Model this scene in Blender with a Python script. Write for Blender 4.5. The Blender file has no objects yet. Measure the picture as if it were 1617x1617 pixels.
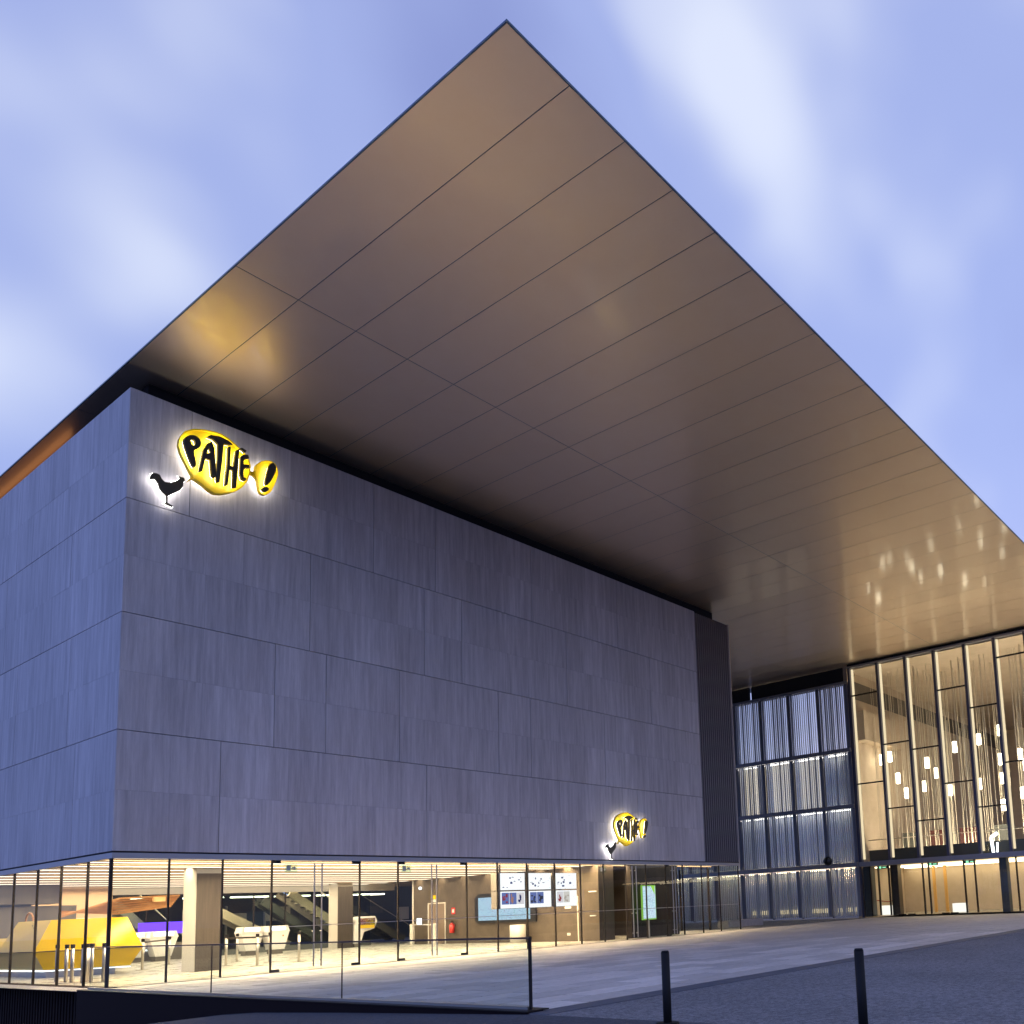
import bpy, bmesh, math, random
from mathutils import Vector, Matrix, Euler

# ------------------------------------------------------------------ units
# Everything below is laid out in "layout units"; one unit is S metres.  The
# last lines of the script bake S into the meshes so the scene is in metres.
S = 0.7
R = math.radians
random.seed(7)
sc = bpy.context.scene
C = bpy.data.collections.new("place"); sc.collection.children.link(C)

# ------------------------------------------------------------------ camera
cam_d = bpy.data.cameras.new("camera"); cam = bpy.data.objects.new("camera", cam_d)
C.objects.link(cam)
right = Vector((0.58076633, -0.81277391, -0.04592425))
up = Vector((-0.07552929, -0.10996737, 0.9910613))
fwd = Vector((0.81055894, 0.57210641, 0.12525358))
m = Matrix((right, up, -fwd)).transposed().to_4x4()
m.translation = Vector((-12.4644, -33.927, -2.6631)) * S
cam.matrix_world = m
cam_d.sensor_width = 36; cam_d.lens = 36 * 1395.1 / 1617
cam_d.shift_x = -(1133.4 - 808.5) / 1617
cam_d.shift_y = (1248.8 - 808.5) / 1617
cam_d.clip_start = 0.1; cam_d.clip_end = 3000
sc.camera = cam

# ------------------------------------------------------------------ view
sc.view_settings.view_transform = 'Standard'; sc.view_settings.look = 'None'
sc.view_settings.exposure = 0.0; sc.view_settings.gamma = 1.0
sc.render.engine = 'CYCLES'
sc.cycles.max_bounces = 7; sc.cycles.transparent_max_bounces = 28
sc.cycles.diffuse_bounces = 3; sc.cycles.glossy_bounces = 4
sc.cycles.sample_clamp_indirect = 4.0
sc.cycles.use_denoising = True
sc.cycles.caustics_reflective = False; sc.cycles.caustics_refractive = False

# ------------------------------------------------------------------ sky (dusk)
SUN_EL, SUN_ROT = R(1.0), R(72)
w = bpy.data.worlds.new("World"); sc.world = w; w.use_nodes = True
nt = w.node_tree; nt.nodes.clear()
def N(t, **k):
    n = nt.nodes.new(t)
    for a, b in k.items(): setattr(n, a, b)
    return n
out = N('ShaderNodeOutputWorld'); bg = N('ShaderNodeBackground')
sky = N('ShaderNodeTexSky'); sky.sky_type = 'NISHITA'; sky.sun_disc = False
sky.sun_elevation = SUN_EL; sky.sun_rotation = SUN_ROT; sky.ozone_density = 4.0
tc = N('ShaderNodeTexCoord')
mp = N('ShaderNodeMapping'); mp.inputs['Rotation'].default_value = (R(20), R(35), R(55))
mp.inputs['Scale'].default_value = (1.0, 1.7, 1.35); mp.inputs['Location'].default_value = (0.2, 2.4, 1.7)
nz = N('ShaderNodeTexNoise'); nz.inputs['Scale'].default_value = 1.9
nz.inputs['Detail'].default_value = 2.8; nz.inputs['Roughness'].default_value = 0.45
nt.links.new(tc.outputs['Generated'], mp.inputs['Vector']); nt.links.new(mp.outputs[0], nz.inputs['Vector'])
rp = N('ShaderNodeValToRGB'); rp.color_ramp.interpolation = 'EASE'
rp.color_ramp.elements[0].position = 0.36; rp.color_ramp.elements[0].color = (0.28, 0.32, 0.62, 1)
rp.color_ramp.elements[1].position = 0.69; rp.color_ramp.elements[1].color = (0.78, 0.82, 0.95, 1)
e = rp.color_ramp.elements.new(0.52); e.color = (0.39, 0.45, 0.77, 1)
nt.links.new(nz.outputs[0], rp.inputs['Fac'])
# add a low share of the physical dusk sky
sm = N('ShaderNodeVectorMath', operation='SCALE'); sm.inputs['Scale'].default_value = 0.22
nt.links.new(sky.outputs[0], sm.inputs[0])
# the sky deepens to a fuller blue away from the afterglow in the east
dt = N('ShaderNodeVectorMath', operation='DOT_PRODUCT'); dt.inputs[1].default_value = (.98, -.18, 0.0)
nt.links.new(tc.outputs['Generated'], dt.inputs[0])
mrs = N('ShaderNodeMapRange', interpolation_type='SMOOTHSTEP'); mrs.inputs['From Min'].default_value = -.95; mrs.inputs['From Max'].default_value = .15
nt.links.new(dt.outputs['Value'], mrs.inputs['Value'])
tn = N('ShaderNodeMix', data_type='RGBA'); tn.inputs[6].default_value = (.66, .86, 1.38, 1); tn.inputs[7].default_value = (1, 1, 1, 1)
nt.links.new(mrs.outputs[0], tn.inputs[0])
tm = N('ShaderNodeVectorMath', operation='MULTIPLY'); nt.links.new(rp.outputs[0], tm.inputs[0]); nt.links.new(tn.outputs[2], tm.inputs[1])
ad = N('ShaderNodeVectorMath', operation='ADD')
nt.links.new(tm.outputs[0], ad.inputs[0]); nt.links.new(sm.outputs[0], ad.inputs[1])
nt.links.new(ad.outputs[0], bg.inputs['Color']); bg.inputs['Strength'].default_value = 0.93
nt.links.new(bg.outputs[0], out.inputs['Surface'])

sun_d = bpy.data.lights.new("sun", 'SUN'); sun_d.energy = 0.03; sun_d.angle = R(15); sun_d.color = (1, .85, .75)
sun = bpy.data.objects.new("sun", sun_d); C.objects.link(sun)
sun.rotation_euler = (R(90) - SUN_EL, 0, math.pi - SUN_ROT + math.pi)

# ------------------------------------------------------------------ helpers
def tag(o, label=None, cat=None, group=None, kind=None):
    if label: o['label'] = label
    if cat: o['category'] = cat
    if group: o['group'] = group
    if kind: o['kind'] = kind
    return o
WING = None      # (scale, offset) while the lobby wing, drawn in its own smaller units, is being placed
def placed(p):
    return tuple(p) if WING is None else tuple(c*WING[0]+o for c, o in zip(p, WING[1]))
def thing(name, label, cat, loc=(0, 0, 0), rz=0, group=None):
    loc = placed(loc)
    o = bpy.data.objects.new(name, None); C.objects.link(o)
    o.empty_display_size = .3
    o.location = loc; o.rotation_euler = (0, 0, rz)
    return tag(o, label, cat, group)
class MB:
    """collects polygons"""
    def __init__(s): s.v = []; s.f = []
    def box(s, x0, x1, y0, y1, z0, z1):
        n = len(s.v)
        s.v += [(x0,y0,z0),(x1,y0,z0),(x1,y1,z0),(x0,y1,z0),(x0,y0,z1),(x1,y0,z1),(x1,y1,z1),(x0,y1,z1)]
        s.f += [tuple(n+i for i in q) for q in ((3,2,1,0),(4,5,6,7),(0,1,5,4),(1,2,6,5),(2,3,7,6),(3,0,4,7))]
        return s
    def quad(s, *p):
        n = len(s.v); s.v += list(p); s.f.append(tuple(range(n, n+len(p)))); return s
    def prism(s, poly, a0, a1, axis='y'):
        """polygon extruded along an axis; poly in the two other coords"""
        n = len(s.v); k = len(poly)
        def P(p, a): return (p[0], a, p[1]) if axis == 'y' else ((a, p[0], p[1]) if axis == 'x' else (p[0], p[1], a))
        s.v += [P(p, a0) for p in poly] + [P(p, a1) for p in poly]
        s.f.append(tuple(range(n, n+k))); s.f.append(tuple(range(n+2*k-1, n+k-1, -1)))
        for i in range(k):
            j = (i+1) % k; s.f.append((n+i, n+k+i, n+k+j, n+j))
        return s
    def tube(s, p, q, r, n=10, r2=None):
        p, q = Vector(p), Vector(q); d = (q-p).normalized()
        a = d.orthogonal().normalized(); b = d.cross(a); r2 = r if r2 is None else r2
        k = len(s.v)
        for c, rr in ((p, r), (q, r2)):
            for i in range(n):
                t = 2*math.pi*i/n; s.v.append(tuple(c + (a*math.cos(t)+b*math.sin(t))*rr))
        for i in range(n):
            j = (i+1) % n; s.f.append((k+i, k+j, k+n+j, k+n+i))
        s.f.append(tuple(range(k+n-1, k-1, -1))); s.f.append(tuple(range(k+n, k+2*n)))
        return s
    def mesh(s, name, off=(0, 0, 0)):
        me = bpy.data.meshes.new(name)
        me.from_pydata([(a-off[0], b-off[1], c-off[2]) for a, b, c in s.v], [], s.f)
        bm = bmesh.new(); bm.from_mesh(me); bmesh.ops.recalc_face_normals(bm, faces=bm.faces); bm.to_mesh(me); bm.free()
        return me
def link(name, me, mat, parent=None, loc=(0, 0, 0)):
    if mat and not me.materials: me.materials.append(mat)
    o = bpy.data.objects.new(name, me); C.objects.link(o); o.location = loc
    if parent: o.parent = parent
    return o
def part(name, mb, mat, parent=None, bevel=0):
    """mesh given in world layout coordinates, stored relative to its own centre"""
    mb.v = [placed(p) for p in mb.v]
    xs = list(zip(*mb.v)); c = [(min(t)+max(t))/2 for t in xs]; c[2] = min(xs[2])
    me = mb.mesh(name, c)
    base = Vector((0, 0, 0)); p = parent
    while p: base += p.location; p = p.parent
    o = link(name, me, mat, parent, Vector(c)-base)
    if bevel:
        b = o.modifiers.new('bevel', 'BEVEL'); b.width = bevel*S; b.segments = 2; b.limit_method = 'ANGLE'
    return o
def box(name, x0, x1, y0, y1, z0, z1, mat, parent=None, bevel=0):
    return part(name, MB().box(x0, x1, y0, y1, z0, z1), mat, parent, bevel)
def smooth(o):
    for p in o.data.polygons: p.use_smooth = True
    return o
def copy_tree(o, parent=None):
    c = o.copy(); C.objects.link(c); c.parent = parent
    for ch in list(o.children): copy_tree(ch, c)
    return c

# ------------------------------------------------------------------ materials
def mat(name, col, rough=.6, metal=0., spec=.5, emit=None, es=0.):
    m = bpy.data.materials.new(name); m.use_nodes = True
    b = m.node_tree.nodes['Principled BSDF']
    b.inputs['Base Color'].default_value = (*col, 1); b.inputs['Roughness'].default_value = rough
    b.inputs['Metallic'].default_value = metal; b.inputs['Specular IOR Level'].default_value = spec
    if emit: b.inputs['Emission Color'].default_value = (*emit, 1); b.inputs['Emission Strength'].default_value = es
    return m
def nodes(m): return m.node_tree.nodes, m.node_tree.links, m.node_tree.nodes['Principled BSDF']
def varied(name, c1, c2, scale=(1, 1, 1), nscale=6, detail=6, rough=.7, metal=0., rnd=.0, bump=0., lo=.3, hi=.7, r2=None, nrough=.6, stain=0., sscale=(.5, .5, .5), warp=0.):
    """two tones mixed by stretched noise, plus per-object tone shift and bump"""
    m = mat(name, c1, rough, metal); n, l, b = nodes(m)
    t = n.new('ShaderNodeTexCoord'); oi = n.new('ShaderNodeObjectInfo')
    mu = n.new('ShaderNodeMath'); mu.operation = 'MULTIPLY'; mu.inputs[1].default_value = 57.3
    l.new(oi.outputs['Random'], mu.inputs[0])
    av = n.new('ShaderNodeVectorMath'); av.operation = 'ADD'
    l.new(t.outputs['Object'], av.inputs[0]); l.new(mu.outputs[0], av.inputs[1])
    mp = n.new('ShaderNodeMapping'); mp.inputs['Scale'].default_value = scale
    l.new(av.outputs[0], mp.inputs['Vector'])
    nz = n.new('ShaderNodeTexNoise'); nz.inputs['Scale'].default_value = nscale
    nz.inputs['Detail'].default_value = detail; nz.inputs['Roughness'].default_value = nrough
    l.new(mp.outputs[0], nz.inputs['Vector'])
    cr = n.new('ShaderNodeValToRGB'); cr.color_ramp.elements[0].position = lo; cr.color_ramp.elements[1].position = hi
    cr.color_ramp.elements[0].color = (*c1, 1); cr.color_ramp.elements[1].color = (*c2, 1)
    l.new(nz.outputs[0], cr.inputs[0])
    hs = n.new('ShaderNodeHueSaturation')
    mr = n.new('ShaderNodeMapRange'); mr.inputs['To Min'].default_value = 1-rnd; mr.inputs['To Max'].default_value = 1+rnd
    l.new(oi.outputs['Random'], mr.inputs['Value']); l.new(mr.outputs[0], hs.inputs['Value'])
    l.new(cr.outputs[0], hs.inputs['Color']); l.new(hs.outputs[0], b.inputs['Base Color'])
    if stain:
        ge = n.new('ShaderNodeNewGeometry'); mp2 = n.new('ShaderNodeMapping'); mp2.inputs['Scale'].default_value = sscale
        n2 = n.new('ShaderNodeTexNoise'); n2.inputs['Scale'].default_value = 1; n2.inputs['Detail'].default_value = 5
        l.new(ge.outputs['Position'], mp2.inputs['Vector']); l.new(mp2.outputs[0], n2.inputs['Vector'])
        m4 = n.new('ShaderNodeMapRange'); m4.inputs['From Min'].default_value = .3; m4.inputs['From Max'].default_value = .7
        m4.inputs['To Min'].default_value = 1-stain; m4.inputs['To Max'].default_value = 1+stain*.6
        mlt = n.new('ShaderNodeVectorMath'); mlt.operation = 'SCALE'
        l.new(n2.outputs[0], m4.inputs['Value']); l.new(hs.outputs[0], mlt.inputs[0]); l.new(m4.outputs[0], mlt.inputs['Scale'])
        l.new(mlt.outputs[0], b.inputs['Base Color'])
    if warp:
        ge = n.new('ShaderNodeNewGeometry')
        av2 = n.new('ShaderNodeVectorMath'); av2.operation = 'ADD'; l.new(ge.outputs['Position'], av2.inputs[0]); l.new(mu.outputs[0], av2.inputs[1])
        n3 = n.new('ShaderNodeTexNoise'); n3.inputs['Scale'].default_value = .8; n3.inputs['Detail'].default_value = 1
        l.new(av2.outputs[0], n3.inputs['Vector'])
        b3 = n.new('ShaderNodeBump'); b3.inputs['Strength'].default_value = warp; b3.inputs['Distance'].default_value = .02
        l.new(n3.outputs[0], b3.inputs['Height']); l.new(b3.outputs[0], b.inputs['Normal'])
        if 'Coat Normal' in b.inputs: l.new(b3.outputs[0], b.inputs['Coat Normal'])
    if r2 is not None:
        m2 = n.new('ShaderNodeMapRange'); m2.inputs['To Min'].default_value = rough; m2.inputs['To Max'].default_value = r2
        l.new(nz.outputs[0], m2.inputs['Value']); l.new(m2.outputs[0], b.inputs['Roughness'])
    if bump:
        bp = n.new('ShaderNodeBump'); bp.inputs['Strength'].default_value = bump; bp.inputs['Distance'].default_value = .01
        l.new(nz.outputs[0], bp.inputs['Height']); l.new(bp.outputs[0], b.inputs['Normal'])
    return m
def glow(name, col, s):
    m = bpy.data.materials.new(name); m.use_nodes = True; n = m.node_tree.nodes; n.clear()
    o = n.new('ShaderNodeOutputMaterial'); e = n.new('ShaderNodeEmission')
    e.inputs[0].default_value = (*col, 1); e.inputs[1].default_value = s
    m.node_tree.links.new(e.outputs[0], o.inputs[0]); return m
def glass(name, tint=(.93, .95, .94), refl=1.0, rough=0.0, ior=1.5):
    m = bpy.data.materials.new(name); m.use_nodes = True; n = m.node_tree.nodes; l = m.node_tree.links; n.clear()
    o = n.new('ShaderNodeOutputMaterial'); mx = n.new('ShaderNodeMixShader')
    t = n.new('ShaderNodeBsdfTransparent'); t.inputs[0].default_value = (*tint, 1)
    g = n.new('ShaderNodeBsdfGlossy'); g.inputs['Roughness'].default_value = rough
    f = n.new('ShaderNodeFresnel'); f.inputs[0].default_value = ior
    mu = n.new('ShaderNodeMath'); mu.operation = 'MULTIPLY'; mu.inputs[1].default_value = refl
    ge = n.new('ShaderNodeNewGeometry'); iv = n.new('ShaderNodeMath'); iv.operation = 'SUBTRACT'; iv.inputs[0].default_value = 1
    m3 = n.new('ShaderNodeMath'); m3.operation = 'MULTIPLY'   # reflect off the outer face of the sheet only
    l.new(ge.outputs['Backfacing'], iv.inputs[1])
    l.new(f.outputs[0], mu.inputs[0]); l.new(mu.outputs[0], m3.inputs[0]); l.new(iv.outputs[0], m3.inputs[1]); l.new(m3.outputs[0], mx.inputs[0])
    l.new(t.outputs[0], mx.inputs[1]); l.new(g.outputs[0], mx.inputs[2]); l.new(mx.outputs[0], o.inputs[0])
    return m

M = {}
M['stone'] = varied('veined_stone', (.42, .385, .405), (.635, .59, .61), (1, 1, .06), 7, 9, .62, 0, .055, .25, .36, .66, nrough=.74, stain=.12, sscale=(.5, .5, .10))
M['joint'] = mat('dark_joint', (.02, .02, .025), .9)
M['fascia'] = mat('grey_metal_trim', (.34, .34, .38), .42, .5)
M['louver'] = mat('dark_louver_metal', (.17, .17, .215), .45, .4)
M['soffit'] = varied('champagne_soffit_metal', (.97, .77, .565), (.99, .80, .60), (1, 1, 1), 1.3, 4, .36, .80, .02, 0, .3, .7, r2=.42, warp=.04)
for _k, _v in (('Coat Weight', .5), ('Coat Roughness', .09), ('Coat IOR', 1.5)):
    nodes(M['soffit'])[2].inputs[_k].default_value = _v
M['roof'] = mat('roof_edge_metal', (.10, .15, .22), .4, .6)
M['dark'] = mat('black_metal', (.010, .009, .010), .6, 0, .25)
M['mull'] = mat('bronze_mullion', (.022, .016, .012), .5, .2, .3)
M['steel'] = mat('brushed_steel', (.45, .42, .38), .34, .9)
M['ceil'] = mat('ceiling_tan', (.30, .20, .11), .7)
M['led'] = glow('warm_led', (1, .86, .68), 2.8)
M['baffle'] = mat('dark_fill_baffle', (.045, .03, .018), .8)
M['added_fill_edge'] = glow('added_fill_light_edge', (1, .74, .44), 100)  # added fill, stronger near the glass to brighten plaza and soffit
M['added_fill'] = glow('added_fill_light', (1, .78, .50), 33)
M['led2'] = glow('soft_led', (1, .80, .50), 6)
M['floor'] = varied('pale_floor', (.29, .275, .24), (.34, .32, .28), (1, 1, 1), 2, 5, .22, 0, .02, 0, r2=.35)
M['glass'] = glass('clear_glass', refl=.9)
M['glass_w'] = glass('clear_glass_west', refl=.5)
M['rail_glass'] = glass('rail_glass', (.92, .95, .95), .9)
M['wallbrown'] = varied('brown_bronze_wall', (.075, .058, .043), (.105, .082, .06), (1, 1, 1), 3, 7, .42, .3, 0, .1)
M['wallblack'] = varied('near_black_wall', (.035, .03, .028), (.06, .05, .045), (1, 1, .2), 3, 6, .25, .3, 0, 0)
M['wallgrey'] = varied('grey_wall', (.11, .098, .086), (.15, .135, .115), (1, 1, .3), 2, 6, .6)
M['cream'] = mat('cream_panel', (.50, .47, .42), .5)
M['peach'] = mat('peach_wall', (.52, .36, .22), .7)
M['colsteel'] = varied('brushed_column_steel', (.05, .042, .035), (.075, .062, .05), (6, 6, .4), 3, 5, .38, .3, 0, 0)
M['yellow'] = mat('glossy_yellow', (.62, .40, .003), .18)
M['dullyellow'] = mat('dull_yellow', (.52, .39, .11), .3)  # on the counter sides: the same yellow with glass reflection put into its colour
M['wood'] = varied('honey_wood', (.27, .12, .035), (.42, .21, .07), (.3, 3, 3), 5, 6, .45)
M['white'] = mat('white_gloss', (.60, .59, .57), .3)
M['purple'] = glow('purple_led', (.16, .06, 1), 2.2)
M['whiteled'] = glow('white_led', (.9, .93, 1), 3.5)
M['blueled'] = glow('blue_led', (.45, .55, 1), 1.8)
M['red'] = mat('red_paint', (.55, .03, .02), .35)
M['partition'] = glass('smoked_partition', (.74, .78, .75), .7)
M['stair'] = mat('stair_cheek', (.66, .56, .44), .6)
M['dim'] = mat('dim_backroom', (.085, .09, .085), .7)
M['concrete'] = varied('lobby_concrete', (.52, .42, .31), (.64, .53, .41), (1, 1, 1), .8, 7, .8)
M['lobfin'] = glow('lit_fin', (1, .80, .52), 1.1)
M['pendant'] = glow('pendant_glow', (1, .84, .60), 11)
M['string'] = mat('white_cord', (.75, .68, .55), .5)
M['lobwood'] = varied('lobby_wood', (.42, .22, .07), (.60, .34, .12), (1, 1, 8), 3, 5, .5)
M['asphalt'] = varied('asphalt', (.065, .067, .078), (.37, .36, .375), (1, 1, 1), 16, 8, .8, 0, 0, .8, .42, .62, nrough=.95, stain=.16, sscale=(.35, .35, .35))
M['asphalt_dark'] = varied('dark_asphalt', (.03, .034, .045), (.11, .115, .14), (1, 1, 1), 16, 8, .8, 0, 0, .6, .42, .62, nrough=.95, stain=.2, sscale=(.3, .3, .3))
M['kerb'] = varied('dark_strip_stone', (.075, .085, .11), (.11, .12, .15), (1, 1, 1), 8, 6, .6, 0, .05, .2)
M['paver'] = varied('pale_paver', (.60, .54, .49), (.80, .725, .66), (1, 4, 1), 5, 7, .55, 0, .20, .2, .3, .7, stain=.12, sscale=(.3, .5, .4))
M['darkwall'] = mat('black_brown_metal', (.012, .006, .007), .8, .0, .12)
M['bench'] = varied('grey_bench_concrete', (.26, .25, .28), (.33, .32, .35), (1, 1, 1), 5, 6, .7)
M['signyellow'] = mat('sign_yellow', (.85, .60, .01), .42, 0)
M['signdark'] = mat('sign_dark_metal', (.10, .085, .06), .35, .5)
M['halo'] = glow('halo_light', (1, .98, .95), 6)
M['halow'] = glow('halo_light_warm', (1, .93, .70), 11)
M['green'] = glow('exit_green', (.35, 1, .6), 1.2)
M['cleargreen'] = glass('pale_green_plate', (.80, .92, .84), .5)
M['black'] = mat('gloss_black', (.01, .01, .01), .3)

# ribbed cast glass: mostly a sheen of sky over a pale translucent body
def channel(name, alpha, tint=.8, gl=.42):
    m = bpy.data.materials.new(name); m.use_nodes = True; n = m.node_tree.nodes; l = m.node_tree.links; n.clear()
    o = n.new('ShaderNodeOutputMaterial')
    t = n.new('ShaderNodeBsdfTransparent'); t.inputs[0].default_value = (tint, tint+.03, tint+.03, 1)
    d = n.new('ShaderNodeBsdfDiffuse'); d.inputs[0].default_value = (.50, .54, .60, 1)
    m1 = n.new('ShaderNodeMixShader'); m1.inputs[0].default_value = alpha
    l.new(t.outputs[0], m1.inputs[1]); l.new(d.outputs[0], m1.inputs[2])
    g = n.new('ShaderNodeBsdfGlossy'); g.inputs['Roughness'].default_value = .12; g.inputs[0].default_value = (.95, .97, 1, 1)
    m2 = n.new('ShaderNodeMixShader'); m2.inputs[0].default_value = gl
    g.inputs[0].default_value = (1, .95, .88, 1)
    l.new(m1.outputs[0], m2.inputs[1]); l.new(g.outputs[0], m2.inputs[2]); l.new(m2.outputs[0], o.inputs[0])
    return m
M['channel'] = channel('ribbed_glass', .30)
M['drape'] = mat('pale_drape', (.6, .6, .61), .8)
M['bay_cool'] = glow('bay_cool_fill', (1, .95, .86), 15)
M['bay_warm'] = glow('bay_warm_fill', (1, .84, .52), 15)
M['channel_top'] = channel('ribbed_glass_top', .10, .94, .18)
M['flange'] = mat('frosted_flange', (.62, .63, .64), .35)

# ------------------------------------------------------------------ constants
FZ = -4.55          # plaza / ground floor
H = 4.2             # stone row
TOP = 16.8
XL, XE = 33.81, 37.76
RZ = 17.85          # soffit
LX = 53.8           # lobby front in wing units
LXN = 57.31         # the same in layout units

# ================================================================== GROUND
def sheet(name, pts, mt, kind='structure'):
    return tag(part(name, MB().quad(*pts), mt), kind=kind)
# one great sheet to the horizon, lower in the west where a ramp falls away
g = MB()
g.quad((-0.85, -900, -4.566), (1200, -900, -4.566), (1200, 1200, -4.566), (-0.85, 1200, -4.566))
o = part('ground', g, M['asphalt']); tag(o, kind='structure')
prof = [(-900, -4.566), (-21.4, -4.566), (-18, -4.66), (-15, -4.74), (-11.3, -4.86), (-9.6, -4.97), (-5.6, -5.4), (0, -6.1), (20, -8.6), (60, -9.5), (1200, -9.5)]
r_ = MB()
for (a, za), (b, zb) in zip(prof, prof[1:]):
    r_.quad((-1200, a, za), (-0.85, a, za), (-0.85, b, zb), (-1200, b, zb))
tag(part('ramp_ground', r_, M['asphalt_dark']), kind='structure')

# pale paving between the dark strip and the buildings
PV = tag(bpy.data.objects.new('plaza_paving', None), kind='structure'); C.objects.link(PV)
part('bed', MB().box(-0.83, LXN+30, -21.05, 30, FZ-.045, FZ-.022), M['joint'], PV)
pw, pd = 1.8, 0.9
pm = MB().box(0, pw-.05, 0, pd-.06, -.02, 0).mesh('paver')
tiles = []
ny = int(20.95/pd)
for j in range(ny):
    off = (j*0.47 % 1)*pw
    y = -21.0 + j*pd
    x = -0.8 - off
    while x < LXN:
        x0 = max(x, -0.8)
        if x+pw-.02 > -0.8: tiles.append((x0, min(x+pw, LXN), y))
        x += pw
cp = (-12.46, -33.9)
tiles.sort(key=lambda t: (t[0]-cp[0])**2+(t[2]-cp[1])**2)
rest = MB(); nfull = 0
for (x0, x1, y) in tiles:
    if abs((x1-x0)-pw) < .01 and nfull < 290:
        z = FZ + random.uniform(-.0025, .0025)
        link('paver', pm, M['paver'], PV, (x0, y, z)); nfull += 1
    else:
        if x1-x0 < .06: continue
        z = FZ + random.uniform(-.0025, .0025)
        rest.box(x0, x1-.05, y, y+pd-.06, z-.02, z)
o = part('paver', rest, M['paver'], PV); o['kind'] = 'stuff'
# dark border strip of long slabs
ST = tag(bpy.data.objects.new('border_strip', None), kind='structure'); C.objects.link(ST)
x = -0.8
sm_ = MB().box(0, 2.98, 0, .62, -.03, 0).mesh('slab')
while x < LXN:
    link('slab', sm_, M['kerb'], ST, (x, -21.66, FZ-.004)); x += 3.0
# ground floor inside, and plaza in front of the lobby
sheet('interior_floor', [(0.05, 0.05, FZ+.004), (XE, 0.05, FZ+.004), (XE, 34, FZ+.004), (0.05, 34, FZ+.004)], M['floor'])
sheet('lobby_floor', [(LXN, -40, -4.40), (LXN+50, -40, -4.40), (LXN+50, 0, -4.40), (LXN, 0, -4.40)], M['floor'])

# dark retaining wall of the terrace, smooth towards the street, ribbed under the building
RW = thing('retaining_wall', 'black brown metal retaining wall below the glass railing, ribbed under the building', 'wall', (-.85, -10, FZ-4))
box('wall_panel', -.85, -.45, -21.15, 0.0, -9, FZ+.012, M['darkwall'], RW)
box('coping', -.87, -.30, -21.15, -0.02, FZ+.013, FZ+.035, M['mull'], RW)
rb = MB()
y = 0.02
while y < 16:
    rb.box(-.42, -.28, y, y+.13, -9, FZ-.05); y += .26
o = part('ribs', rb, M['darkwall'], RW); o['kind'] = 'stuff'
box('backing', -.28, 0.04, 0.0, 40, -9, FZ-.04, M['darkwall'], RW)

# ================================================================== CINEMA BOX
B = thing('cinema_building', 'large pale stone clad building raised over a lit glass ground floor', 'building', (0, 0, FZ))
box('core_wall', .16, XE-.12, .16, 30, .05, TOP-.02, M['joint'], B)
strongS = {0: [3.45, 12.55, 20.95, 27.3], 1: [5.45, 7.62, 11.12, 16.82, 18.97, 24.6], 2: [6.88, 12.46, 14.6, 21.7, 28.9], 3: [2.1, 9.81, 13.1, 19.2, 26.0]}
strongW = {0: [3.63, 10.8], 1: [4.48, 10.08], 2: [4.85, 11.9], 3: [10.96]}
def cells(total, strong, pitch):
    """(start, end, strong_left) slabs: strong joints split into near-equal slabs"""
    edges = [0]+strong+[total]; res = []
    for a, b in zip(edges, edges[1:]):
        n = max(1, round((b-a)/pitch)); w = (b-a)/n
        for i in range(n):
            l = .012 if (i == 0 and a > 0) else .001
            r = .012 if (i == n-1 and b < total) else .001
            res.append((a+i*w+l, a+(i+1)*w-r))
    return res
def panels(axis, total, strong, pitch):
    for row in range(4):
        for a, b in cells(total, strong[row], pitch):
            for h in range(2):
                z0 = row*H + h*H/2 + (.013 if h == 0 else .002)
                z1 = row*H + (h+1)*H/2 - (.013 if h == 1 else .002)
                d = random.uniform(0, .004)
                if axis == 'x': box('stone_panel', a, b, d, .10, z0, z1, M['stone'], B)
                else: box('stone_panel', d, .10, max(a, .105), b, z0, z1, M['stone'], B)
panels('x', XL, strongS, 1.4)
panels('y', 18.0, strongW, 1.75)
# dark ribbed strip at the far end
box('louver_backing', XL+.02, XE, .12, .3, .02, TOP, M['dark'], B)
lv = MB(); x = XL+.06
while x < XE-.1: lv.box(x, x+.10, .03, .119, .02, TOP-.05); x += .235
o = part('louver_slats', lv, M['louver'], B); o['kind'] = 'stuff'
box('end_trim', XE-.02, XE+.10, 0, .3, 0, TOP, M['fascia'], B)
# metal fascia under the stone
box('fascia', 0, XE+.1, 0.0, .14, -.24, -.05, M['fascia'], B)
box('fascia', 0, .14, .142, 30, -.24, -.05, M['fascia'], B)
box('shadow_gap', .03, XE, .03, .6, -.048, .0, M['joint'], B)
box('shadow_gap', .03, .6, .602, 30, -.048, .0, M['joint'], B)
# ceiling plate, led strips and lamellae
box('ceiling', .15, XE, .16, 34, .0, .04, M['ceil'], B)
yy = .35; k = 0
while yy < 26:
    x1 = XE-.3 if k == 0 else (25.5 if yy > 3 else 28.0)
    box('led_strip', .25, x1, yy, yy+.62, -.185, -.10, M['led'], B)
    box('ceiling_lamella', .25, x1, yy+.64, yy+1.22, -.19, -.02, M['ceil'], B)
    box('added_fill_strip', .25, x1, yy+1.24, yy+1.78, -.03, -.012, M['added_fill_edge'] if k < 2 else M['added_fill'], B)  # unseen fill emitter added between the slats to brighten foyer and plaza
    box('fill_baffle', .25, x1, yy+1.79, yy+1.815, -.19, -.02, M['baffle'], B)  # dark plate added to hide fill spill on the slat sides
    box('fill_baffle', .25, x1, yy+1.224, yy+1.238, -.19, -.02, M['baffle'], B)
    box('ceiling_lamella', .25, x1, yy+1.82, yy+2.36, -.19, -.02, M['ceil'], B)
    yy += 2.38; k += 1
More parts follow.
